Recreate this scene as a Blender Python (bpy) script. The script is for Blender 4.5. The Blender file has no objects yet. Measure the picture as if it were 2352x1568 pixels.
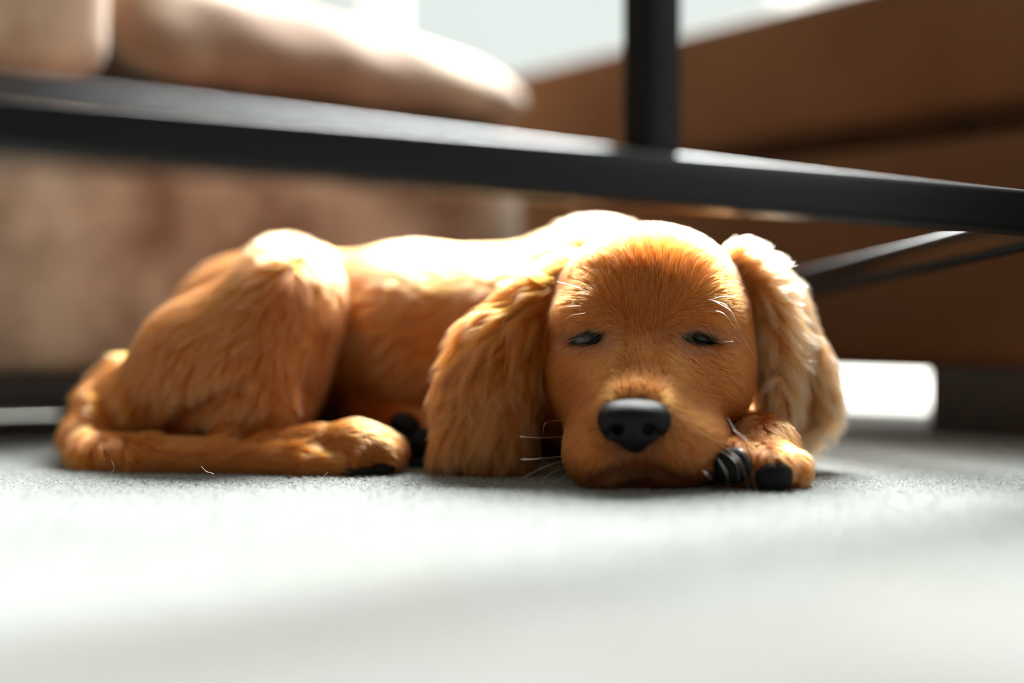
import bpy, bmesh, math, random
import numpy as np
from mathutils import Vector, Matrix, kdtree

random.seed(7); rng = np.random.default_rng(7)
sc = bpy.context.scene
COL = sc.collection

# ------------------------------------------------------------------ camera, sky, lights, exposure
FPX = 3267.0            # focal length in pixels of the 2352-wide frame (50 mm on 36 mm)
CAMH = 0.068            # camera height above the carpet
FOCUS = 0.660
cam_d = bpy.data.cameras.new('camera'); cam = bpy.data.objects.new('camera', cam_d); COL.objects.link(cam)
cam.location = (0, 0, CAMH); cam.rotation_euler = (math.pi/2, 0, 0)
cam_d.sensor_width = 36; cam_d.lens = 50.0; cam_d.clip_start = 0.02
cam_d.dof.use_dof = True; cam_d.dof.focus_distance = FOCUS; cam_d.dof.aperture_fstop = 1.7
sc.camera = cam

world = bpy.data.worlds.new('world'); sc.world = world; world.use_nodes = True
wn = world.node_tree.nodes; wl = world.node_tree.links; wn.clear()
w_out = wn.new('ShaderNodeOutputWorld'); w_bg = wn.new('ShaderNodeBackground')
w_tc = wn.new('ShaderNodeTexCoord'); w_dot = wn.new('ShaderNodeVectorMath'); w_dot.operation = 'DOT_PRODUCT'
w_dot.inputs[1].default_value = Vector((0.62, 0.62, 0.48)).normalized()
w_rmp = wn.new('ShaderNodeValToRGB')
w_rmp.color_ramp.elements[0].position = 0.30; w_rmp.color_ramp.elements[0].color = (0.32, 0.28, 0.225, 1)
w_rmp.color_ramp.elements[1].position = 0.85; w_rmp.color_ramp.elements[1].color = (0.86, 0.94, 0.90, 1)
w_ma = wn.new('ShaderNodeMapRange'); w_ma.inputs[1].default_value = -1; w_ma.inputs[2].default_value = 1
wl.new(w_tc.outputs['Generated'], w_dot.inputs[0]); wl.new(w_dot.outputs['Value'], w_ma.inputs[0])
wl.new(w_ma.outputs[0], w_rmp.inputs[0]); wl.new(w_rmp.outputs[0], w_bg.inputs[0])
w_bg.inputs[1].default_value = 1.0
wl.new(w_bg.outputs[0], w_out.inputs[0])

def area(name, loc, target, sx, sy, power, col=(1, 1, 1)):
    l = bpy.data.lights.new(name, 'AREA'); l.shape = 'RECTANGLE'; l.size = sx; l.size_y = sy
    l.energy = power; l.color = col
    o = bpy.data.objects.new(name, l); COL.objects.link(o); o.location = loc
    o.rotation_euler = (Vector(target) - Vector(loc)).to_track_quat('-Z', 'Y').to_euler()
    return o
area('window_daylight', (0.62, 3.4, 2.88), (0.0, 0.75, 0.0), 2.3, 1.7, 1800, (0.97, 1.0, 0.985))
area('side_window_daylight', (2.2, 0.9, 1.3), (0.0, 0.8, 0.05), 1.2, 1.4, 14, (0.95, 0.98, 1.0))

sc.view_settings.view_transform = 'Standard'; sc.view_settings.look = 'None'
sc.view_settings.exposure = 0.0; sc.view_settings.gamma = 1.0; sc.view_settings.use_curve_mapping = False
sc.cycles.use_denoising = True
sc.cycles.max_bounces = 10; sc.cycles.transparent_max_bounces = 12

# ------------------------------------------------------------------ helpers
def W(px, py, Z):
    return np.array([(px - 1176.0) * Z / FPX, Z, CAMH - (py - 784.0) * Z / FPX])
def V(px, py, Z): return Vector(W(px, py, Z))
def proj(P):
    return 1176 + P[:, 0] / P[:, 1] * FPX, 784 - (P[:, 2] - CAMH) / P[:, 1] * FPX

def mat(name):
    m = bpy.data.materials.new(name); m.use_nodes = True
    return m, m.node_tree.nodes, m.node_tree.links, m.node_tree.nodes['Principled BSDF']

def link(name, me, m=None, parent=None):
    o = bpy.data.objects.new(name, me); COL.objects.link(o)
    if m: me.materials.append(m)
    if parent: o.parent = parent
    return o
def empty(name, loc=(0, 0, 0)):
    o = bpy.data.objects.new(name, None); COL.objects.link(o); o.location = loc; o.empty_display_size = .02
    return o
def tag(o, label=None, cat=None, group=None, kind=None):
    if label: o['label'] = label
    if cat: o['category'] = cat
    if group: o['group'] = group
    if kind: o['kind'] = kind
    return o
def keep(o, parent):
    """parent without moving (parents here are unrotated empties)"""
    o.parent = parent; o.location = o.location - parent.location
def smooth(me): me.polygons.foreach_set('use_smooth', [True] * len(me.polygons))

def bevel_box(name, dims, M, m, bevel=.004, seg=3, parent=None, cuts=0, bulge=0.0, noise=0.0, seed=0):
    """box of full size dims, placed by matrix M (dims along its axes), rounded and optionally cushion-like"""
    bm = bmesh.new(); bmesh.ops.create_cube(bm, size=1.0)
    for v in bm.verts: v.co = Vector((v.co.x * dims[0], v.co.y * dims[1], v.co.z * dims[2]))
    if cuts: bmesh.ops.subdivide_edges(bm, edges=bm.edges[:], cuts=cuts, use_grid_fill=True)
    else: bmesh.ops.bevel(bm, geom=bm.edges[:], offset=bevel, segments=seg, profile=.5, affect='EDGES')
    if cuts:
        r = bevel
        hx, hy, hz = dims[0]/2, dims[1]/2, dims[2]/2
        for v in bm.verts:
            c = v.co
            q = Vector((max(-hx + r, min(hx - r, c.x)), max(-hy + r, min(hy - r, c.y)), max(-hz + r, min(hz - r, c.z))))
            d = c - q
            if d.length > 1e-6: c = q + d.normalized() * r
            f = (1 - (c.x/hx)**2) * (1 - (c.z/hz)**2); g = (1 - (c.x/hx)**2) * (1 - (c.y/hy)**2)
            c.y += math.copysign(bulge, c.y) * max(0, f) * (abs(c.y)/hy)
            c.z += math.copysign(bulge, c.z) * max(0, g) * (abs(c.z)/hz)
            if noise:
                n = math.sin(c.x*37 + seed) * math.sin(c.z*41 + seed*2) + .6*math.sin(c.x*71 + c.z*53 + seed)
                c.y += noise * n; c.z += noise * .6 * math.sin(c.x*45 + c.y*33 + seed)
            v.co = c
    bmesh.ops.recalc_face_normals(bm, faces=bm.faces[:])
    bmesh.ops.transform(bm, matrix=M, verts=bm.verts)
    me = bpy.data.meshes.new(name); bm.to_mesh(me); bm.free(); smooth(me)
    return link(name, me, m, parent)

def frame_m(origin, ax, up=Vector((0, 0, 1))):
    """matrix with x axis along ax"""
    x = Vector(ax).normalized(); y = up.cross(x).normalized(); z = x.cross(y)
    return Matrix(((x.x, y.x, z.x, origin[0]), (x.y, y.y, z.y, origin[1]), (x.z, y.z, z.z, origin[2]), (0, 0, 0, 1)))

def bar(name, a, b, w, h, m, parent=None, bevel=.003, seg=4):
    a, b = Vector(a), Vector(b); L = (b - a).length
    up = Vector((0, 0, 1)) if abs((b - a).normalized().z) < .9 else Vector((-.583, .813, 0))
    return bevel_box(name, (L, w, h), frame_m((a + b) / 2, b - a, up), m, bevel, seg, parent)

# ------------------------------------------------------------------ signed-distance sculpting (numpy) and surface nets
def sd_ell(P, c, r, R=None):
    q = P - np.asarray(c, np.float32)
    if R is not None: q = q @ np.asarray(R, np.float32)          # columns of R = local axes
    r = np.asarray(r, np.float32)
    a = q / r; b = a / r
    k0 = np.sqrt((a * a).sum(-1)); k1 = np.sqrt((b * b).sum(-1)) + 1e-9
    return k0 * (k0 - 1) / k1
def sd_chain(P, pts, rad):
    out = None
    for i in range(len(pts) - 1):
        a = np.asarray(pts[i], np.float32); b = np.asarray(pts[i+1], np.float32)
        ab = b - a; t = np.clip(((P - a) @ ab) / (ab @ ab), 0, 1)
        d = P - a - t[..., None] * ab
        s = np.sqrt((d * d).sum(-1)) - (rad[i] + (rad[i+1] - rad[i]) * t)
        out = s if out is None else smin(out, s, .004)
    return out
def smin(a, b, k):
    h = np.maximum(k - np.abs(a - b), 0) / k
    return np.minimum(a, b) - h * h * k * .25
def smax(a, b, k): return -smin(-a, -b, k)

def grid(lo, hi, h):
    n = [int(math.ceil((hi[i] - lo[i]) / h)) + 1 for i in range(3)]
    ax = [lo[i] + h * np.arange(n[i]) for i in range(3)]
    return np.stack(np.meshgrid(*ax, indexing='ij'), -1).astype(np.float32)

def surface_nets(F, lo, h):
    s = F < 0
    nx, ny, nz = F.shape
    cx, cy, cz = nx - 1, ny - 1, nz - 1
    corner = [(i, j, k) for i in (0, 1) for j in (0, 1) for k in (0, 1)]
    cnt = sum(s[i:i+cx, j:j+cy, k:k+cz].astype(np.int8) for i, j, k in corner)
    act = (cnt > 0) & (cnt < 8)
    idx = np.argwhere(act); N = len(idx)
    acc = np.zeros((N, 3)); num = np.zeros(N)
    for a in corner:
        for axis in range(3):
            if a[axis] == 1: continue
            b = list(a); b[axis] = 1
            fa = F[idx[:, 0]+a[0], idx[:, 1]+a[1], idx[:, 2]+a[2]]; fb = F[idx[:, 0]+b[0], idx[:, 1]+b[1], idx[:, 2]+b[2]]
            m = (fa < 0) != (fb < 0)
            t = np.where(m, fa / np.where(m, fa - fb, 1), 0)
            p = np.tile(np.array(a, float), (N, 1)); p[:, axis] += t
            acc[m] += p[m]; num[m] += 1
    verts = (idx + acc / num[:, None]) * h + np.asarray(lo)
    vid = -np.ones((cx, cy, cz), np.int64); vid[act] = np.arange(N)
    quads = []
    for axis in range(3):
        o1, o2 = [(1, 2), (2, 0), (0, 1)][axis]
        sl0 = [slice(None)]*3; sl1 = [slice(None)]*3
        sl0[axis] = slice(0, -1); sl1[axis] = slice(1, None)
        d = s[tuple(sl0)] != s[tuple(sl1)]
        e = np.argwhere(d)
        e = e[(e[:, o1] > 0) & (e[:, o2] > 0) & (e[:, o1] < F.shape[o1]-1) & (e[:, o2] < F.shape[o2]-1)]
        ins = s[e[:, 0], e[:, 1], e[:, 2]]
        q = []
        for da, db in ((-1, -1), (0, -1), (0, 0), (-1, 0)):
            c = e.copy(); c[:, o1] += da; c[:, o2] += db
            q.append(vid[c[:, 0], c[:, 1], c[:, 2]])
        q = np.stack(q, 1); q[~ins] = q[~ins][:, ::-1]
        quads.append(q)
    return verts, np.concatenate(quads)

def mesh_from(name, v, f):
    me = bpy.data.meshes.new(name)
    me.vertices.add(len(v)); me.vertices.foreach_set('co', np.asarray(v, np.float32).ravel())
    f = np.asarray(f, np.int32)
    me.loops.add(f.size); me.loops.foreach_set('vertex_index', f.ravel())
    me.polygons.add(len(f)); me.polygons.foreach_set('loop_start', np.arange(0, f.size, 4, dtype=np.int32))
    me.polygons.foreach_set('loop_total', np.full(len(f), 4, np.int32))
    me.update(calc_edges=True); me.validate(); smooth(me)
    return me

def hair(name, P, radius, color, m, parent):
    """P (N,K,3) strands, radius (N,K), color (N,3)"""
    N, K, _ = P.shape
    cu = bpy.data.hair_curves.new(name); cu.add_curves([K] * N)
    cu.attributes['position'].data.foreach_set('vector', np.ascontiguousarray(P, np.float32).ravel())
    a = cu.attributes.get('radius') or cu.attributes.new('radius', 'FLOAT', 'POINT')
    a.data.foreach_set('value', np.ascontiguousarray(radius, np.float32).ravel())
    pp_ = color.ndim == 3
    a = cu.attributes.new('tint', 'FLOAT_COLOR', 'POINT' if pp_ else 'CURVE')
    a.data.foreach_set('color', np.concatenate([color, np.ones(color.shape[:-1] + (1,))], -1).astype(np.float32).ravel())
    return link(name, cu, m, parent)

# ------------------------------------------------------------------ materials
def fabric(name, c1, c2, scale, rough=.9, sheen=.3, bump=.15):
    m, n, l, b = mat(name)
    tc = n.new('ShaderNodeTexCoord'); ns = n.new('ShaderNodeTexNoise'); ns.inputs['Scale'].default_value = scale; ns.inputs['Detail'].default_value = 5
    r = n.new('ShaderNodeValToRGB'); r.color_ramp.elements[0].position = .38; r.color_ramp.elements[1].position = .63
    r.color_ramp.elements[0].color = (*c1, 1); r.color_ramp.elements[1].color = (*c2, 1)
    l.new(tc.outputs['Object'], ns.inputs['Vector']); l.new(ns.outputs['Fac'], r.inputs[0]); l.new(r.outputs[0], b.inputs['Base Color'])
    n2 = n.new('ShaderNodeTexNoise'); n2.inputs['Scale'].default_value = 900; bp = n.new('ShaderNodeBump'); bp.inputs['Strength'].default_value = bump; bp.inputs['Distance'].default_value = .002
    l.new(tc.outputs['Object'], n2.inputs['Vector']); l.new(n2.outputs['Fac'], bp.inputs['Height']); l.new(bp.outputs[0], b.inputs['Normal'])
    b.inputs['Roughness'].default_value = rough; b.inputs['Sheen Weight'].default_value = sheen
    return m
M_suede = fabric('tan_suede', (.22, .13, .08), (.50, .38, .275), 12, .95, .2)
M_leather = fabric('brown_leather', (.115, .054, .022), (.15, .076, .033), 6, .7, .0)
M_seam = fabric('dark_seam', (.03, .016, .007), (.045, .026, .012), 20, .9, 0)
for mm in (M_seam, M_leather, M_suede): mm.node_tree.nodes['Principled BSDF'].inputs['Specular IOR Level'].default_value = .12

m, n, l, b = mat('black_metal'); M_metal = m   # powder-coated steel
b.inputs['Base Color'].default_value = (.005, .0055, .006, 1); b.inputs['Metallic'].default_value = 0; b.inputs['Roughness'].default_value = .3; b.inputs['Specular IOR Level'].default_value = .16
ns = n.new('ShaderNodeTexNoise'); ns.inputs['Scale'].default_value = 400; bp = n.new('ShaderNodeBump'); bp.inputs['Strength'].default_value = .05
l.new(ns.outputs['Fac'], bp.inputs['Height']); l.new(bp.outputs[0], b.inputs['Normal'])
m, n, l, b = mat('black_wood'); M_black = m
b.inputs['Base Color'].default_value = (.012, .012, .012, 1); b.inputs['Roughness'].default_value = .55
m, n, l, b = mat('white_paint'); M_white = m
b.inputs['Base Color'].default_value = (.78, .79, .77, 1); b.inputs['Roughness'].default_value = .5

m, n, l, b = mat('window_glass'); M_glass = m
n.remove(b); out = n['Material Output']; mx = n.new('ShaderNodeMixShader'); tr = n.new('ShaderNodeBsdfTransparent'); gl = n.new('ShaderNodeBsdfGlossy')
gl.inputs['Roughness'].default_value = .02; mx.inputs[0].default_value = .05
l.new(tr.outputs[0], mx.inputs[1]); l.new(gl.outputs[0], mx.inputs[2]); l.new(mx.outputs[0], out.inputs[0])

m, n, l, b = mat('cream_carpet'); M_carpet = m
tc = n.new('ShaderNodeTexCoord'); ns = n.new('ShaderNodeTexNoise'); ns.inputs['Scale'].default_value = 7; ns.inputs['Detail'].default_value = 4
r = n.new('ShaderNodeValToRGB'); r.color_ramp.elements[0].position = .3; r.color_ramp.elements[1].position = .62
r.color_ramp.elements[0].color = (.138, .128, .112, 1); r.color_ramp.elements[1].color = (.152, .159, .152, 1)
l.new(tc.outputs['Object'], ns.inputs['Vector']); l.new(ns.outputs['Fac'], r.inputs[0]); l.new(r.outputs[0], b.inputs['Base Color'])
n2 = n.new('ShaderNodeTexNoise'); n2.inputs['Scale'].default_value = 420; n2.inputs['Detail'].default_value = 3
bp = n.new('ShaderNodeBump'); bp.inputs['Strength'].default_value = .5; bp.inputs['Distance'].default_value = .002
l.new(tc.outputs['Object'], n2.inputs['Vector']); l.new(n2.outputs['Fac'], bp.inputs['Height']); l.new(bp.outputs[0], b.inputs['Normal'])
b.inputs['Roughness'].default_value = 1; b.inputs['Sheen Weight'].default_value = .2; b.inputs['Specular IOR Level'].default_value = .1

m, n, l, b = mat('carpet_fibre'); M_fibre = m
n.remove(b); at = n.new('ShaderNodeAttribute'); at.attribute_name = 'tint'
df = n.new('ShaderNodeBsdfDiffuse'); ts = n.new('ShaderNodeBsdfTranslucent'); mx = n.new('ShaderNodeAddShader')
l.new(at.outputs['Color'], df.inputs[0]); l.new(at.outputs['Color'], ts.inputs[0]); l.new(df.outputs[0], mx.inputs[0]); l.new(ts.outputs[0], mx.inputs[1])
l.new(mx.outputs[0], n['Material Output'].inputs[0])

def hair_mat(name, rough=.32, rr=.5):
    m = bpy.data.materials.new(name); m.use_nodes = True; n = m.node_tree.nodes; l = m.node_tree.links; n.clear()
    o = n.new('ShaderNodeOutputMaterial'); h = n.new('ShaderNodeBsdfHairPrincipled'); h.parametrization = 'COLOR'
    at = n.new('ShaderNodeAttribute'); at.attribute_name = 'tint'; l.new(at.outputs['Color'], h.inputs['Color'])
    h.inputs['Roughness'].default_value = rough; h.inputs['Radial Roughness'].default_value = rr
    h.inputs['Random Roughness'].default_value = .2; h.inputs['IOR'].default_value = 1.54
    l.new(h.outputs[0], o.inputs['Surface']); return m
M_fur = hair_mat('golden_fur')
M_whisk = hair_mat('whisker_hair', .25, .3)

m, n, l, b = mat('dog_skin'); M_skin = m
at = n.new('ShaderNodeAttribute'); at.attribute_name = 'skin'; l.new(at.outputs['Color'], b.inputs['Base Color'])
b.inputs['Roughness'].default_value = .8; b.inputs['Specular IOR Level'].default_value = .2
def leathery(name, c, rough, scale, strength):
    m, n, l, b = mat(name)
    b.inputs['Base Color'].default_value = (*c, 1); b.inputs['Roughness'].default_value = rough
    b.inputs['Specular IOR Level'].default_value = .15
    tc = n.new('ShaderNodeTexCoord'); vo = n.new('ShaderNodeTexVoronoi'); vo.inputs['Scale'].default_value = scale
    bp = n.new('ShaderNodeBump'); bp.inputs['Strength'].default_value = strength; bp.inputs['Distance'].default_value = .0006
    l.new(tc.outputs['Object'], vo.inputs['Vector']); l.new(vo.outputs['Distance'], bp.inputs['Height']); l.new(bp.outputs[0], b.inputs['Normal'])
    return m
M_nose = leathery('nose_leather', (.006, .006, .007), .46, 1100, .35)
M_pad = leathery('pad_leather', (.006, .006, .006), .6, 900, .4)
m, n, l, b = mat('eye_gloss'); M_eye = m
b.inputs['Base Color'].default_value = (.035, .038, .042, 1); b.inputs['Roughness'].default_value = .25

# ------------------------------------------------------------------ room
def plane_mesh(name, x0, x1, y0, y1, z, m, n=1):
    bm = bmesh.new(); bmesh.ops.create_grid(bm, x_segments=n, y_segments=n, size=.5)
    for v in bm.verts: v.co = Vector((x0 + (v.co.x+.5)*(x1-x0), y0 + (v.co.y+.5)*(y1-y0), z))
    me = bpy.data.meshes.new(name); bm.to_mesh(me); bm.free(); return link(name, me, m)
m, n, l, b = mat('pale_floorboards'); M_floor = m
tc = n.new('ShaderNodeTexCoord'); br = n.new('ShaderNodeTexBrick'); br.inputs['Scale'].default_value = 1.0
br.inputs['Color1'].default_value = (.62, .60, .55, 1); br.inputs['Color2'].default_value = (.56, .53, .48, 1); br.inputs['Mortar'].default_value = (.3, .27, .23, 1)
br.inputs['Brick Width'].default_value = 1.2; br.inputs['Row Height'].default_value = .14; br.inputs['Mortar Size'].default_value = .0015
l.new(tc.outputs['Object'], br.inputs['Vector']); l.new(br.outputs['Color'], b.inputs['Base Color']); b.inputs['Roughness'].default_value = .3
floor = plane_mesh('floor', -2.2, 2.6, -1.5, 3.06, -.002, M_floor); tag(floor, kind='structure')
rug = bevel_box('rug', (3.2, 2.55, .0018), Matrix.Translation((.1, -.10, -.0009)), M_carpet, .0008, 2)
tag(rug, 'wide cream short-pile rug under the puppy', 'rug')

# pile of short fibres over the part of the carpet the lens can resolve
Nf = 420000
Zf = .34 + .76*rng.random(Nf); Xf = (rng.random(Nf) - .5) * 1.0
fade = np.clip((Zf - .36)/.22, 0, 1) * np.clip((1.08 - Zf)/.15, 0, 1) * np.clip((.40*Zf + .16 - np.abs(Xf))/.14, 0, 1)
kp = rng.random(Nf) < fade; Zf, Xf = Zf[kp], Xf[kp]; Nf = len(Zf)
root = np.stack([Xf, Zf, np.zeros(Nf)], 1)
ang = rng.random(Nf) * 2 * np.pi
d = np.stack([np.cos(ang), np.sin(ang), np.zeros(Nf)], 1)
ln = .0022 + .0014 * rng.random(Nf)
P = np.stack([root, root + d*(ln*.15)[:, None] + np.array([0, 0, 1])*(ln*.5)[:, None],
              root + d*(ln*.55)[:, None] + np.array([0, 0, 1])*(ln*.82)[:, None],
              root + d*(ln*.95)[:, None] + np.array([0, 0, 1])*(ln*.75)[:, None]], 1)
cf = np.array([.205, .212, .205]) * (.9 + .2*rng.random((Nf, 1)))
pile = hair('carpet_pile', P, np.tile([.00018, .00016, .00013, .00005], (Nf, 1)), cf, M_fibre, rug); tag(pile, kind='stuff')

# back wall of tall glazing with slim pale mullions
WY = 3.0
def wbox(name, x0, x1, z0, z1, m, parent=None, th=.06, y=WY):
    return bevel_box(name, (x1-x0, th, z1-z0), Matrix.Translation(((x0+x1)/2, y, (z0+z1)/2)), m, .004, 2, parent)
wall = wbox('wall_back', -2.2, -1.2, 0, 2.6, M_white, th=.1, y=3.02); tag(wall, kind='structure')
xs = [-1.2, -.30, .575, 1.45, 2.6]
for i in range(4):
    a, c = xs[i], xs[i+1]
    w = wbox('window_%d' % (i+1), a, a + .055, 0.0, 2.6, M_white); tag(w, kind='structure')
    wbox('window_frame', a + .055, c, 0, .05, M_white, w); wbox('window_frame', a + .055, c, 2.54, 2.6, M_white, w)
    wbox('pane', a + .055, c, .05, 2.54, M_glass, w, th=.006)

# ------------------------------------------------------------------ sofa pieces
D1 = Vector((.79, .61, 0)).normalized(); N1 = Vector((.61, -.79, 0)).normalized()     # sofa front: along / outward
D2 = Vector((-.61, .79, 0)).normalized(); N2 = Vector((-.79, -.61, 0)).normalized()
def along(o, d, n_out, s0, s1, depth0, depth1, z0, z1):
    """dims and matrix of a box from s0..s1 along d, depth0..depth1 behind the front face"""
    c = o + d*((s0+s1)/2) - n_out*((depth0+depth1)/2); c.z = (z0+z1)/2
    return (s1-s0, depth1-depth0, z1-z0), frame_m(c, d)
A = Vector((-.292, .93, 0))
sofa = empty('sofa', A + D1*.0 - N1*.3)
tag(sofa, 'tan suede sofa with puffy cushions and black base rail behind the puppy\'s back', 'sofa')
def sp(name, d, n_out, o, args, m, parent, **k):
    dims, M = along(o, d, n_out, *args)
    ob = bevel_box(name, dims, M, m, **k); keep(ob, parent); return ob
sp('seat_base', D1, N1, A, (-.55, .385, .0, .58, .045, .2255), M_suede, sofa, bevel=.017, cuts=22, bulge=.006, noise=.0018, seed=1)
sp('shadow_gap_deck', D1, N1, A, (-.53, .372, .02, .56, .2255, .252), M_seam, sofa, bevel=.004)  # dark strip: shade of the gap under the cushions put into its colour
sp('seat_cushion', D1, N1, A, (-.55, .037, .0, .53, .240, .388), M_suede, sofa, bevel=.028, cuts=26, bulge=.012, noise=.001, seed=3)
cushion = sp('seat_cushion', D1, N1, A, (.046, .414, .0, .53, .247, .349), M_suede, sofa, bevel=.045, cuts=26, bulge=.014, noise=.0022, seed=5)
for vv in cushion.data.vertices:      # slumped towards its free end
    wp = Vector(vv.co); u = (wp.x - A.x)*D1.x + (wp.y - A.y)*D1.y
    vv.co -= N1 * max(0, wp.z - .262) * .75
    if wp.z > .267: vv.co.z = .267 + (wp.z - .267) * (1.12 - .55*max(0, (u - .033)/.36)**1.3)
sp('base_rail', D1, N1, A, (-.55, .377, .01, .04, .025, .045), M_black, sofa, bevel=.002)
sp('base_rail', D1, N1, A, (-.55, .377, .545, .575, .001, .045), M_black, sofa, bevel=.002)  # rear rail added to block the bright floor beneath the sofa
for s, zb in ((-.46, 0), (.013, 0), (.33, 0)):
    sp('leg', D1, N1, A, (s, s + .033, .012, .05, 0, .03), M_black, sofa, bevel=.002)
    sp('leg', D1, N1, A, (s, s + .033, .49, .53, zb, .045), M_black, sofa, bevel=.002)

B = Vector((.292, 1.0, 0))
chair = empty('armchair', B + D2*.1 - N2*.3)
tag(chair, 'dark brown leather armchair with a black seam line on the right behind the puppy', 'armchair')
sp('seat_base', D2, N2, B, (-.50, .80, .0, .50, .047, .212), M_leather, chair, bevel=.012, cuts=18, bulge=.004)
sp('seam_band', D2, N2, B, (-.48, .79, .012, .48, .212, .228), M_seam, chair, bevel=.002)
sp('side_cushion', D2, N2, B, (-.50, .80, .0, .50, .226, .330), M_leather, chair, bevel=.012, cuts=18, bulge=.004)
sp('leg', D2, N2, B, (-.34, .0, .0, .08, 0, .05), M_black, chair, bevel=.003)
sp('leg', D2, N2, B, (.34, .42, .0, .08, 0, .05), M_black, chair, bevel=.003)
sp('leg', D2, N2, B, (-.45, -.38, .43, .49, 0, .05), M_black, chair, bevel=.003)
sp('leg', D2, N2, B, (.70, .76, .43, .49, 0, .05), M_black, chair, bevel=.003)

# ------------------------------------------------------------------ black metal table frame standing over the puppy
BD = Vector((.813, .583, 0)).normalized(); B1 = Vector((.238, .661, .1275))
tf = empty('table_frame', (B1.x, B1.y, 0)); tag(tf, 'black metal table frame with a low rail and upright post above the puppy', 'table')
def tb(name, a, b, w, h, **k):
    o = bar(name, a, b, w, h, M_metal, **k); keep(o, tf); return o
tb('rail', B1 - BD*.66, B1 + BD*.045, .0195, .0195, bevel=.003)
pp = B1 - BD*.229
p0 = Vector((pp.x, pp.y, .137))
tb('post', p0, p0 + Vector((0, 0, .30)), .0165, .0165, bevel=.0025)
kx = V(2446, 500, .6798); kx.z = .1245
ke = Vector((.150, 1.0, .0955))
tb('cross_rail', kx, ke, .018, .017, bevel=.0042)
e1 = B1 + BD*.045
tb('leg', (e1.x, e1.y, 0), (e1.x, e1.y, .43), .0195, .0195, bevel=.003)
e2 = B1 - BD*.655
tb('leg', (e2.x, e2.y, 0), (e2.x, e2.y, .43), .0195, .0195, bevel=.003)
tb('leg', (ke.x, ke.y, 0), (ke.x, ke.y, .11), .018, .018, bevel=.003)
TN = Vector((.583, -.813, 0))
c4 = (e1 + e2)/2 + TN*.27
o = bevel_box('added_shade_top', ((e1 - e2).length + .06, .60, .03), frame_m((c4.x, c4.y, .455), BD), M_black, .004, 2); keep(o, tf)  # unseen top, added to keep light off the rail and the puppy's front
for e in (e1 + TN*.52, e2 + TN*.52):
    tb('leg', (e.x, e.y, 0), (e.x, e.y, .44), .0195, .0195, bevel=.003)
tb('top_rail', (e2.x, e2.y, .43), (e1.x, e1.y, .43), .0195, .0195, bevel=.003)

# ------------------------------------------------------------------ puppy: body as one sculpted surface
def El(P, px, py, Z, rx, rz, ry, roll=0, yaw=0):
    s = Z / FPX
    R = np.array((Matrix.Rotation(yaw, 3, 'Z') @ Matrix.Rotation(roll, 3, 'Y')), np.float32)
    return sd_ell(P, W(px, py, Z), (rx*s, ry, rz*s), R)
def Ch(P, *pts):
    return sd_chain(P, [W(*p[:3]) for p in pts], [p[3] for p in pts])
def uni(k, *ds):
    o = ds[0]
    for d in ds[1:]: o = smin(o, d, k)
    return o

def g_head(P):
    d = uni(.020, El(P, 1492, 740, .705, 226, 222, .048),
            El(P, 1388, 880, .695, 122, 125, .036), El(P, 1602, 875, .695, 118, 130, .036),
            El(P, 1470, 985, .662, 142, 112, .044))
    d = smin(d, Ch(P, (1480, 800, .679, .018), (1464, 890, .655, .018), (1457, 950, .637, .015)), .020)
    d = smin(d, El(P, 1388, 1045, .652, 92, 82, .030, .15), .012)
    d = smin(d, El(P, 1560, 1030, .652, 116, 88, .030, -.25), .012)
    d = smin(d, El(P, 1462, 1102, .657, 108, 34, .022), .006)
    d = smin(d, El(P, 1352, 724, .679, 62, 32, .011, -.1), .016)
    d = smin(d, El(P, 1612, 724, .679, 66, 32, .011, .1), .016)
    return d
def g_earL(P):
    return uni(.012, Ch(P, (1320, 640, .720, .011), (1235, 700, .713, .0145), (1165, 792, .709, .018)), El(P, 1146, 812, .709, 70, 90, .014, .5), El(P, 1125, 905, .706, 112, 120, .017, .3),
               El(P, 1112, 1010, .708, 112, 84, .019), El(P, 1152, 960, .702, 42, 130, .012),
               Ch(P, (1200, 760, .704, .004), (1188, 880, .698, .005), (1182, 1050, .699, .006)))
def g_earR(P):
    return uni(.010, El(P, 1700, 630, .716, 66, 54, .018, .5), El(P, 1758, 720, .713, 44, 105, .014, -.15), El(P, 1784, 850, .706, 30, 115, .009), El(P, 1774, 945, .700, 18, 42, .006), Ch(P, (1738, 645, .704, .006), (1770, 760, .700, .0065), (1784, 880, .696, .006), (1772, 972, .694, .004)),
               El(P, 1796, 735, .726, 42, 96, .013, -.3), El(P, 1836, 855, .730, 48, 98, .014, -.25), El(P, 1854, 930, .732, 32, 64, .012))
def g_torso(P):
    d = Ch(P, (600, 800, .845, .056), (900, 812, .85, .057), (1330, 800, .85, .060))
    d = uni(.03, d, El(P, 950, 805, .815, 175, 214, .058), El(P, 1140, 805, .80, 130, 190, .050, .1),
            El(P, 1370, 770, .80, 200, 240, .065), El(P, 1480, 860, .77, 190, 190, .05), El(P, 1640, 890, .775, 120, 115, .04))
    return d
def g_haunch(P):
    d = uni(.024, El(P, 658, 705, .772, 130, 150, .046), El(P, 622, 815, .766, 108, 145, .044), El(P, 500, 850, .772, 185, 180, .046, .35), El(P, 350, 950, .792, 140, 115, .048),
            El(P, 600, 885, .754, 100, 115, .038))
    d = smin(d, El(P, 660, 740, .83, 150, 190, .05), .02)
    d = smin(d, El(P, 300, 945, .83, 110, 110, .04), .012)
    return d
def g_leg(P):
    d = Ch(P, (640, 930, .738, .018), (540, 1020, .728, .014), (600, 1040, .720, .0115), (720, 1032, .716, .0118), (800, 1028, .714, .0125))
    d = smin(d, El(P, 845, 1030, .714, 85, 58, .018, .1), .010)
    d = uni(.004, d, El(P, 828, 1052, .703, 34, 38, .012), El(P, 884, 1050, .708, 42, 40, .013, .2), El(P, 905, 1040, .722, 32, 40, .012))
    return d
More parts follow.
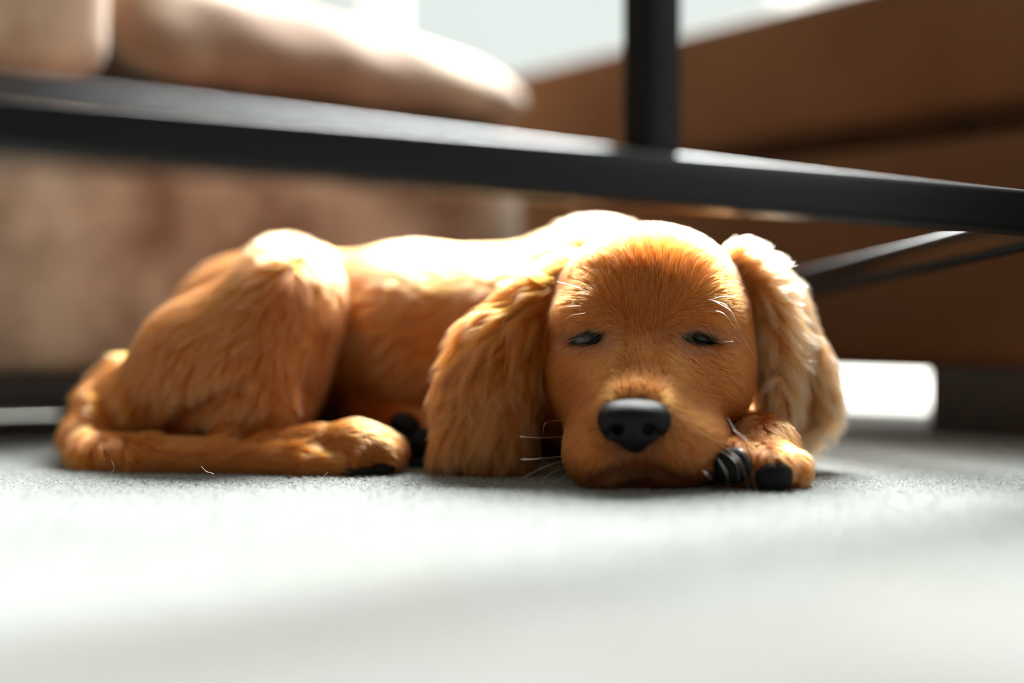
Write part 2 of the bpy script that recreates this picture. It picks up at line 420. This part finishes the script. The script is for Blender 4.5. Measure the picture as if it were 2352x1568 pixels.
def g_tail(P):
    return Ch(P, (300, 880, .80, .016), (238, 930, .785, .0135), (205, 1000, .765, .0125), (228, 1046, .738, .0118), (330, 1050, .722, .0108), (500, 1053, .714, .0102), (680, 1060, .706, .0092), (765, 1068, .70, .0065))
def g_backpaw(P):
    d = Ch(P, (860, 960, .79, .018), (930, 1000, .765, .015))
    d = smin(d, El(P, 955, 1018, .757, 66, 66, .014), .01)
    return smin(d, El(P, 1040, 1030, .765, 90, 60, .02), .01)
def g_forepaw(P):
    d = El(P, 1752, 1072, .652, 100, 66, .020, .15)
    d = uni(.004, d, El(P, 1690, 1062, .640, 42, 55, .011), El(P, 1775, 1076, .636, 48, 54, .012), El(P, 1822, 1085, .645, 36, 48, .012))
    return smin(d, Ch(P, (1755, 1035, .67, .016), (1700, 1000, .74, .018), (1600, 950, .78, .022)), .01)
GROUPS = [('head', g_head), ('earL', g_earL), ('earR', g_earR), ('torso', g_torso), ('haunch', g_haunch), ('leg', g_leg), ('tail', g_tail), ('backpaw', g_backpaw), ('forepaw', g_forepaw)]
KJOIN = {'earL': .006, 'earR': .005, 'torso': .012, 'haunch': .008, 'leg': .006, 'tail': .003, 'backpaw': .004, 'forepaw': .003}
EYES = [((1350, 776), .6715, -.12), ((1606, 776), .6705, .14)]
LID = [(23, 19), (25, 15)]
def f_union(P):
    d = None
    for nm, g in GROUPS:
        s = g(P); d = s if d is None else smin(d, s, KJOIN[nm])
    return d
def on_skin(px, py, back=.001):
    z = np.arange(.60, .90, .0008); L = np.stack([W(px, py, t) for t in z]).astype(np.float32)
    h = np.where(f_union(L) < 0)[0]
    return W(px, py, z[h[0]] + back) if len(h) else W(px, py, .74)
FOLDS = [([on_skin(*p) for p in pts], r) for pts, r in (
    (((232, 888), (252, 940), (285, 996)), .0055), (((313, 905), (312, 955), (320, 992)), .003), (((345, 915), (343, 960), (350, 992)), .003),
    (((560, 890), (500, 912), (430, 955), (378, 996)), .0034), (((612, 962), (570, 985), (538, 1008)), .0034), (((800, 640), (796, 680), (792, 720)), .004),
    (((836, 1040), (838, 1058), (834, 1074)), .0016), (((868, 1046), (872, 1062), (866, 1076)), .0014))]
def carve(P, d):
    for ((ex, ey), Z, rl), (lx, lz) in zip(EYES, LID):
        sg = 1 if ex < 1480 else -1
        d = smax(d, -smin(El(P, ex + 8*sg, ey - 2, Z - .002, lx, lz, .014, rl), El(P, ex - 14*sg, ey + 4, Z - .002, 28, 8, .014, rl*2.5), .003), .003)
    # mouth line, lip crease, folds of the thigh
    d = smax(d, -Ch(P, (1365, 1104, .628, .0016), (1415, 1090, .622, .0026), (1460, 1084, .619, .0028), (1508, 1089, .622, .0026), (1570, 1104, .629, .0016)), .004)
    d = smax(d, -Ch(P, (1457, 1030, .611, .0012), (1459, 1060, .611, .0014), (1460, 1084, .617, .0016)), .003)
    d = smax(d, -Ch(P, (1625, 1062, .628, .0012), (1660, 1010, .640, .0014)), .004)
    d = smax(d, -Ch(P, (792, 690, .748, .003), (768, 790, .742, .009), (742, 900, .738, .011), (705, 962, .733, .007)), .008)
    for pts, r in FOLDS:
        d = smax(d, -sd_chain(P, pts, [r*.5] + [r]*(len(pts)-2) + [r*.8]), .006)
    return smax(d, .0012 - P[..., 2], .002)
def f_all(P):
    return carve(P, f_union(P))
H = .0017
lo = np.array([-.26, .585, -.004]); hi = np.array([.20, .935, .145])
F = f_all(grid(lo, hi, H))
v, q = surface_nets(F, lo, H)
del F
def grad(fn, p, e=.0006):
    g = np.stack([fn(p + np.array(a, np.float32)*e) - fn(p - np.array(a, np.float32)*e) for a in np.eye(3)], 1) / (2*e)
    return g
for _ in range(2):
    p32 = v.astype(np.float32); fv = f_all(p32); g = grad(f_all, p32)
    v = v - np.clip(fv, -H, H)[:, None] * g / np.maximum((g*g).sum(1), .3)[:, None] * .8
nrm = grad(f_all, v.astype(np.float32), .0012); nrm /= np.linalg.norm(nrm, axis=1)[:, None] + 1e-9
dist = np.stack([g(v.astype(np.float32)) for _, g in GROUPS], 1)
region = dist.argmin(1)
vx, vy = proj(v)
# bare / dark-skin mask: eye rims, mouth line, nose surround
dark = np.zeros(len(v))
hd = region == 0
for (ex, ey), Z, rl in EYES:
    ca, sa = math.cos(rl), math.sin(rl); ux = (vx-ex)*ca + (vy-ey)*sa; uy = -(vx-ex)*sa + (vy-ey)*ca
    e = np.sqrt((ux/42)**2 + (uy/17)**2); dark = np.maximum(dark, np.clip((1.25 - e)/.4, 0, 1) * hd)
dark_bare = dark.copy()
my = 1081 + ((vx - 1462)/100)**2 * 11
dark = np.maximum(dark, .7*np.clip(1.3 - np.abs(vy - my)/12, 0, 1) * np.clip(1.6 - np.abs(vx - 1465)/70, 0, 1) * hd)
dark = np.maximum(dark, np.clip(1.5 - np.sqrt(((vx-1457)/86)**2 + ((vy-975)/72)**2)*1.1, 0, 1) * hd)
dark_bare = np.maximum(dark_bare, np.clip(1.5 - np.sqrt(((vx-1457)/86)**2 + ((vy-975)/72)**2)*1.1, 0, 1) * hd)
skin = np.array([.27, .065, .006]) * (1 - dark[:, None]) + np.array([.012, .010, .009]) * dark[:, None]

dog = empty('puppy', (0.05, .72, 0))
tag(dog, 'golden retriever puppy dozing flat on the white carpet, chin and paw down', 'dog')
me = mesh_from('body', v, q)
ca = me.color_attributes.new('skin', 'FLOAT_COLOR', 'POINT')
ca.data.foreach_set('color', np.concatenate([skin, np.ones((len(v), 1))], 1).astype(np.float32).ravel())
body = link('body', me, M_skin); keep(body, dog)

# ------------------------------------------------------------------ fur
# guides: px, py, dx, dy (image plane), dz (away), length mm, lift, region list
GU = {
 'head': [(1458, 900, 0, -1, .3, 3, .25), (1470, 830, 0, -1, .2, 4, .2), (1478, 760, 0, -1, .1, 5, .2), (1480, 680, 0, -1, .2, 7, .2), (1410, 650, -.3, -1, .3, 8, .2), (1560, 650, .3, -1, .3, 8, .22),
          (1485, 590, 0, -.8, 1, 10, .2), (1380, 580, -.5, -.6, 1, 10, .22), (1600, 580, .5, -.6, 1, 10, .25), (1320, 680, -.9, -.2, .8, 9, .2), (1670, 680, .9, -.1, .8, 9, .25),
          (1340, 725, -.8, -.1, .3, 6, .3), (1620, 725, .8, -.1, .3, 6, .3), (1335, 757, -.6, .7, 0, 6, .3), (1628, 758, .6, .7, 0, 6, .3), (1290, 780, -.8, .5, .6, 7, .25), (1700, 780, .8, .5, .6, 7, .25),
          (1400, 800, -.5, .6, .1, 4, .15), (1560, 800, .5, .6, .1, 4, .15),
          (1340, 860, -1, .35, .5, 6, .2), (1630, 860, 1, .35, .5, 6, .2), (1285, 930, -.8, .6, .6, 7, .3), (1705, 920, .8, .6, .6, 7, .3),
          (1370, 960, -.9, .3, .4, 4, .2), (1560, 950, .9, .25, .4, 4, .2), (1340, 1040, -.7, .7, .3, 4.5, .2), (1610, 1020, .7, .6, .3, 4.5, .2), (1400, 1060, -.4, .9, .1, 3.5, .2), (1520, 1060, .4, .9, .1, 3.5, .2),
          (1380, 1110, -.4, .9, .2, 5, .25), (1470, 1115, 0, 1, .1, 5, .25), (1560, 1110, .4, .9, .2, 5, .25)],
 'earL': [(1240, 650, -.7, .5, .3, 14, .45), (1190, 720, -.8, .6, .2, 17, .5), (1120, 790, -.8, .7, .2, 19, .45), (1200, 850, -.25, 1, 0, 15, .1), (1080, 880, -.6, .9, .1, 18, .25), (1150, 940, -.35, 1, 0, 18, .22), (1225, 980, -.08, 1, 0, 13, .1),
          (1040, 980, -.6, .8, .1, 17, .25), (1120, 1050, -.4, .9, 0, 14, .2), (1200, 1060, -.15, 1, 0, 12, .1)],
 'earR': [(1720, 600, .7, -.3, .6, 14, .6), (1770, 640, .9, .1, .5, 15, .7), (1740, 740, .1, 1, 0, 10, .2), (1790, 730, .8, .6, .1, 17, .6), (1765, 850, .05, 1, 0, 10, .2), (1830, 800, .8, .7, .1, 19, .6), (1765, 960, -.1, 1, 0, 10, .15),
          (1880, 880, .6, .9, .1, 19, .5), (1850, 920, .1, 1, 0, 18, .35), (1870, 980, .15, 1, 0, 15, .25)],
 'torso': [(800, 590, -1, .0, .3, 13, .4), (1000, 590, -1, .0, .3, 13, .42), (1250, 570, -.9, -.1, .4, 14, .5), (1420, 520, -.5, -.6, .4, 15, .7), (850, 800, -.8, .6, 0, 10, .2), (1050, 800, -.7, .8, 0, 11, .2), (900, 950, -.5, .9, 0, 9, .2)],
 'haunch': [(680, 560, -.4, .7, .3, 13, .3), (750, 590, .2, 1, .2, 12, .25), (600, 640, -.6, .7, .1, 11, .2), (720, 700, -.2, 1, .1, 11, .2), (480, 700, -.6, .8, .1, 11, .22), (560, 850, -.4, .9, 0, 11, .18), (700, 870, -.1, 1, 0, 10, .2), (380, 850, -.5, .9, .1, 11, .2), (260, 880, -.7, .6, .3, 12, .35), (450, 970, -.2, 1, 0, 9, .18)],
 'leg': [(600, 990, .5, .7, 0, 8, .2), (650, 1040, 1, .05, 0, 7, .15), (760, 1000, 1, .05, 0, 6, .15), (860, 1010, 1, .25, 0, 5, .15), (900, 1050, .8, .6, 0, 4, .2)],
 'tail': [(240, 920, -.4, 1, 0, 12, .2), (200, 1000, 0, 1, -.2, 12, .2), (230, 1050, .8, .4, -.3, 12, .2), (400, 1050, 1, .06, 0, 12, .14), (600, 1055, 1, .06, 0, 12, .14), (740, 1065, 1, .06, 0, 12, .12)],
 'backpaw': [(900, 970, .8, .5, 0, 6, .2), (1000, 1000, .8, .5, 0, 6, .2)],
 'forepaw': [(1700, 1010, -.3, .8, -.4, 6, .25), (1760, 1010, .2, .8, -.4, 7, .25), (1820, 1040, .7, .8, -.2, 7, .25), (1840, 1090, .4, 1, 0, 5, .2), (1730, 1080, 0, 1, 0, 4, .2)],
}
tri = np.concatenate([q[:, [0, 1, 2]], q[:, [0, 2, 3]]])
ta, tb_, tc_ = v[tri[:, 0]], v[tri[:, 1]], v[tri[:, 2]]
areas = np.linalg.norm(np.cross(tb_ - ta, tc_ - ta), axis=1) / 2
cen = (ta + tb_ + tc_) / 3; tn = nrm[tri].mean(1)
tocam = np.array([0, 0, CAMH]) - cen; tocam /= np.linalg.norm(tocam, axis=1)[:, None]
facing = (tn * tocam).sum(1)
dens = np.where(facing > -.25, 1.0, .25) * np.array([2.6, 1.8, 2.0, .9, .9, 1.2, 1.2, 1.0, 2.4])[region[tri[:, 0]]]
dens *= (cen[:, 2] > .0014) * (1 - .98*np.clip(dark_bare[tri].mean(1)*1.3, 0, 1))
NFUR = 420000
pr = areas * dens; pr /= pr.sum()
ti = rng.choice(len(tri), NFUR, p=pr)
r1, r2 = np.sqrt(rng.random(NFUR)), rng.random(NFUR)
bc = np.stack([1 - r1, r1*(1-r2), r1*r2], 1)
R0 = (v[tri[ti]] * bc[..., None]).sum(1); N0 = (nrm[tri[ti]] * bc[..., None]).sum(1); N0 /= np.linalg.norm(N0, axis=1)[:, None] + 1e-9
rg = region[tri[ti, 0]]
gx, gy = proj(R0)
D0 = np.zeros_like(R0); L0 = np.zeros(NFUR); LF = np.zeros(NFUR)
for k, (nm, _) in enumerate(GROUPS):
    s = np.where(rg == k)[0]; G = np.array(GU[nm], float)
    if not len(s): continue
    w = 1 / ((gx[s, None] - G[:, 0])**2 + (gy[s, None] - G[:, 1])**2 + 400) ** 1.6
    w /= w.sum(1, keepdims=True)
    gd = np.stack([G[:, 2], G[:, 4], -G[:, 3]], 1); gd /= np.linalg.norm(gd, axis=1)[:, None]
    D0[s] = w @ gd; L0[s] = w @ G[:, 5] * .001; LF[s] = w @ G[:, 6]
# bare spots: paw pads are placed below; keep fur short at them
PADS = [  # px, py, Z, rx, rz, ry, roll
    (1684, 1070, .6295, 44, 42, .005, .15, 'fore'), (1778, 1096, .6255, 45, 37, .005, -.35, 'fore'),
    (930, 975, .7465, 36, 28, .007, .3, 'back'), (972, 1020, .7445, 44, 38, .007, .2, 'back'), (982, 1066, .742, 50, 19, .007, 0, 'back'),
    (818, 1084, .6975, 44, 13, .006, -.05, 'hind'), (876, 1078, .7015, 34, 16, .006, -.2, 'hind')]
ok = np.ones(NFUR, bool)
for p in PADS:
    c = W(*p[:3]); ok &= ~((((gx - p[0])/(p[3]*.95))**2 + ((gy - p[1])/(p[4]*.95))**2 < 1) & (np.abs(R0[:, 1] - c[1]) < .02))
R0, N0, D0, L0, LF, rg, gx, gy = [a[ok] for a in (R0, N0, D0, L0, LF, rg, gx, gy)]
NFUR = len(R0)
def tang(D, N): 
    t = D - (D*N).sum(1)[:, None]*N; return t / (np.linalg.norm(t, axis=1)[:, None] + 1e-9)
cl = np.where(rng.random(NFUR) < np.array([1/26, 1/70, 1/50, 1/40, 1/40, 1/26, 1/40, 1/26, 1/30])[rg])[0]
kd = kdtree.KDTree(len(cl))
for i, c in enumerate(cl): kd.insert(R0[c], i)
kd.balance()
near = np.array([kd.find(p)[1] for p in R0]); ci = cl[near]
cn = rng.normal(0, 1, (len(cl), 3))[near] * np.array([.07, .30, .28, .16, .14, .10, .12, .12, .14])[rg][:, None]
T0 = tang(D0 + cn + rng.normal(0, .10, D0.shape), N0)
LEN = L0 * (.65 + .6*rng.random(NFUR))
lift = LF * (.6 + .9*rng.random(NFUR))
K = 6
tt = np.linspace(0, 1, K)
# wave for long ear hair
wav = np.isin(rg, [1, 2]) * .10 + .02
side = np.cross(N0, T0)
ph = rng.random(NFUR) * 6.28
S = np.zeros((NFUR, K, 3))
for i, t in enumerate(tt):
    up = lift * (t - .45*t*t)
    S[:, i] = R0 + (T0*(t*.97) + N0*up[:, None] + side*(wav*np.sin(ph*.35 + t*5.0)*t)[:, None]) * LEN[:, None]
    S[:, i, 2] -= (np.isin(rg, [1, 2]) * .18 + .05) * t*t*LEN
# clumps
cs = np.array([.28, .85, .82, .5, .5, .4, .5, .3, .5])[rg] * (.5 + .7*rng.random(NFUR)); cs = np.minimum(cs, .9)
cs *= rg == rg[ci]
off = (S[ci] - R0[ci][:, None])
tgt = R0[ci][:, None] + off * (LEN / LEN[ci])[:, None, None]
wt = (cs[:, None] * tt[None]**1.3)[..., None]
S = S*(1 - wt) + tgt*wt
S[..., 2] = np.maximum(S[..., 2], .0006)
# colours
base = np.array([[.42, .070, .0022], [.48, .100, .004], [.36, .056, .002], [.57, .165, .016]])
cidx = rng.choice(4, NFUR, p=[.42, .3, .18, .10])
C = base[cidx] * (.85 + .3*rng.random((NFUR, 1)))
hm = (rg == 0)[:, None]*.55; C = C*(1 - hm) + base[0]*1.03*hm
clv = (.82 + .36*rng.random(len(cl)))[near][:, None]; C = C*clv
pale = np.clip(((rg == 2) * .10 + (rg == 1) * .0)[:, None] + 0, 0, 1)  # right ear paler: side and back light put into its hair colour
C = C*(1-pale) + np.array([.78, .50, .24])*pale
# darker hair right round the eyes and under the nose
for (ex, ey), Z, rl in EYES:
    e = np.sqrt(((gx-ex)/75)**2 + ((gy-ey)/34)**2); wd = np.clip(1.35-e, 0, .7)[:, None]*(rg == 0)[:, None]
    C = C*(1-wd) + np.array([.10, .04, .015])*wd
wd = np.clip(1.3 - np.sqrt(((gx-1458)/60)**2 + ((gy-1058)/46)**2), 0, .7)[:, None] * (rg == 0)[:, None]
C = C*(1-wd) + np.array([.16, .055, .018])*wd
wd = np.clip(1 - np.abs(gy - 1092)/26, 0, .75)[:, None] * ((rg == 0) & (np.abs(gx-1465) < 115))[:, None]  # chin hair darkened: the shadow under the muzzle painted into its colour
C = C*(1-wd) + np.array([.09, .04, .02])*wd
rad0 = np.array([.000066, .00008, .000078, .000085, .000085, .00007, .00008, .00007, .00007])[rg]
RD = rad0[:, None] * np.array([1, 1, .95, .8, .55, .12])[None]
tipw = np.array([.06, .12, .46, .16, .16, .10, .06, .1, .12])[rg][:, None, None] * (np.clip((tt - .45)/.55, 0, 1)**1.2)[None, :, None]
C3 = C[:, None]*(1 - tipw) + np.array([.80, .60, .36])*tipw
fur = hair('fur', S, RD, np.clip(C3, 0, .95), M_fur, None); keep(fur, dog); tag(fur, kind='stuff')

# (hairs shed on the rug are placed at the end)
# ------------------------------------------------------------------ nose
hN = .0005
cN = W(1457, 975, .617)
loN = cN - np.array([.021, .02, .018]); hiN = cN + np.array([.021, .02, .018])
GN = grid(loN, hiN, hN)
d = uni(.008, El(GN, 1456, 955, .620, 73, 40, .0125), El(GN, 1457, 1000, .620, 36, 40, .0112), El(GN, 1405, 972, .622, 26, 31, .0095), El(GN, 1508, 970, .622, 26, 31, .0095))
for sx in (-1, 1):
    d = smax(d, -El(GN, 1455 + sx*36, 988, .6085, 14, 11, .009), .0025)
    d = smax(d, -Ch(GN, (1455 + sx*46, 994, .610, .0015), (1455 + sx*62, 1000, .615, .0011)), .002)
d = smax(d, -Ch(GN, (1457, 985, .606, .0006), (1457, 1040, .611, .0009)), .0022)
vN, qN = surface_nets(d, loN, hN)
nose = link('nose', mesh_from('nose', vN, qN), M_nose); keep(nose, dog)

# ------------------------------------------------------------------ eyes
def ball(name, c, r, m, parent, R=None, seg=28):
    bm = bmesh.new(); bmesh.ops.create_uvsphere(bm, u_segments=seg, v_segments=seg//2, radius=1)
    for vv in bm.verts:
        p = Vector((vv.co.x*r[0], vv.co.y*r[1], vv.co.z*r[2])); p = (R @ p) if R is not None else p
        vv.co = p + Vector(c)
    me = bpy.data.meshes.new(name); bm.to_mesh(me); bm.free(); smooth(me)
    o = link(name, me, m); keep(o, parent); return o
for (ex, ey), Z, rl in EYES:
    ball('eye', W(ex, ey, Z + .0062), (.0085, .0085, .0085), M_eye, dog)

# ------------------------------------------------------------------ paw pads
for (px, pyy, Z, rx, rz, ry, rl, nm) in PADS:
    s = Z/FPX
    ball('paw_pad', W(px, pyy, Z), (rx*s, ry, rz*s), M_pad, dog, Matrix.Rotation(rl, 3, 'Y'))

# ------------------------------------------------------------------ whiskers and brow hairs
WH = [  # chains of px, py, Z
  [(1335, 1042, 0.652), (1250, 1052, 0.640), (1195, 1055, 0.634)], [(1330, 1048, 0.652), (1260, 1068, 0.640), (1200, 1097, 0.634)],
  [(1322, 1062, 0.652), (1260, 1090, 0.642), (1222, 1128, 0.640)], [(1325, 1072, 0.652), (1275, 1105, 0.642), (1240, 1130, 0.642)],
  [(1318, 1082, 0.654), (1285, 1105, 0.644), (1268, 1132, 0.644)], [(1300, 965, 0.662), (1255, 970, 0.652), (1245, 1000, 0.648)],
  [(1310, 1000, 0.658), (1250, 1005, 0.646), (1193, 1002, 0.638)], [(1330, 1100, 0.656), (1300, 1112, 0.652), (1285, 1134, 0.650)],
  [(1650, 1010, 0.631), (1710, 1040, 0.614), (1737, 1125, 0.611)], [(1655, 1020, 0.631), (1700, 1060, 0.614), (1722, 1130, 0.611)],
  [(1648, 1030, 0.629), (1690, 1060, 0.615), (1698, 1105, 0.613)], [(1640, 1040, 0.630), (1668, 1085, 0.616), (1672, 1130, 0.615)],
  [(1672, 960, 0.639), (1690, 990, 0.625), (1720, 1020, 0.621)], [(1680, 985, 0.637), (1715, 1010, 0.621), (1722, 1060, 0.617)],
  [(1600, 1065, 0.624), (1620, 1085, 0.616), (1635, 1100, 0.614)], [(1580, 1065, 0.622), (1590, 1080, 0.616), (1596, 1092, 0.614)],
  [(1545, 1062, 0.620), (1552, 1075, 0.614), (1556, 1085, 0.612)],
  # brows
  [(1333, 725, .662), (1332, 690, .655), (1336, 672, .652), (1352, 676, .652)], [(1285, 712, .672), (1305, 703, .664), (1335, 702, .658)],
  [(1360, 680, .660), (1330, 660, .652), (1280, 646, .652)], [(1290, 745, .67), (1310, 725, .662), (1345, 718, .658)],
  [(1640, 690, .660), (1680, 715, .652), (1700, 760, .650), (1732, 818, .652)], [(1615, 715, .660), (1660, 718, .652), (1700, 770, .650), (1722, 800, .652)],
  [(1600, 700, .660), (1650, 682, .654), (1690, 679, .654)], [(1625, 686, .660), (1668, 700, .652), (1690, 735, .650)],
  [(1620, 778, .662), (1650, 785, .655), (1685, 783, .654)], [(1288, 800, .668), (1310, 783, .660), (1335, 775, .658)]]
def catmull(pts, n):
    p = [np.asarray(a) for a in pts]; p = [2*p[0]-p[1]] + p + [2*p[-1]-p[-2]]
    out = []
    for u in np.linspace(0, len(pts)-1.0001, n):
        i = int(u); t = u - i; a, b, c, e = p[i:i+4]
        out.append(.5*((2*b) + (c-a)*t + (2*a-5*b+4*c-e)*t*t + (3*b-a-3*c+e)*t**3))
    return np.array(out)
SW = np.array([catmull([W(*p) for p in c], 14) for c in WH])
SW[..., 2] = np.maximum(SW[..., 2], .001)
wk = hair('whiskers', SW, np.tile(np.linspace(.00015, .00006, 14), (len(SW), 1)), np.tile([.70, .48, .27], (len(SW), 1)), M_whisk, None)
keep(wk, dog)

# ------------------------------------------------------------------ shed hairs and a crumb on the rug
SH = [('fine golden hair standing up from the rug in front of the tail bend', [(250, 1112, .655), (252, 1092, .655), (262, 1076, .655), (256, 1056, .655)], .00009),
      ('curled golden hair on the rug in front of the middle of the tail', [(492, 1104, .66), (490, 1088, .66), (474, 1082, .66), (462, 1070, .66)], .0001),
      ('short bent hair on the rug just before the hind paw', [(741, 1104, .66), (744, 1092, .66), (754, 1084, .66)], .00009)]
for lb, pts, r in SH:
    Ph = catmull([W(*p) for p in pts], 10); Ph[:, 2] = np.maximum(Ph[:, 2], .0004); Ph[0, 2] = .0002
    o = hair('shed_hair', Ph[None], np.full((1, 10), r), np.array([[.62, .33, .12]]), M_whisk, None)
    tag(o, lb, 'hair', 'hairs shed on the rug')
bm = bmesh.new(); bmesh.ops.create_icosphere(bm, subdivisions=2, radius=.0011)
for vv in bm.verts: vv.co *= 1 + .35*math.sin(vv.co.x*4000 + vv.co.z*3000)*.6
me = bpy.data.meshes.new('crumb'); bm.to_mesh(me); bm.free(); smooth(me)
m, n, l, b = mat('orange_crumb'); b.inputs['Base Color'].default_value = (.45, .15, .03, 1)
o = link('crumb', me, m); c = W(831, 1107, .684); o.location = (c[0], c[1], .0012)
tag(o, 'tiny orange crumb on the rug in front of the hind paw', 'crumb')
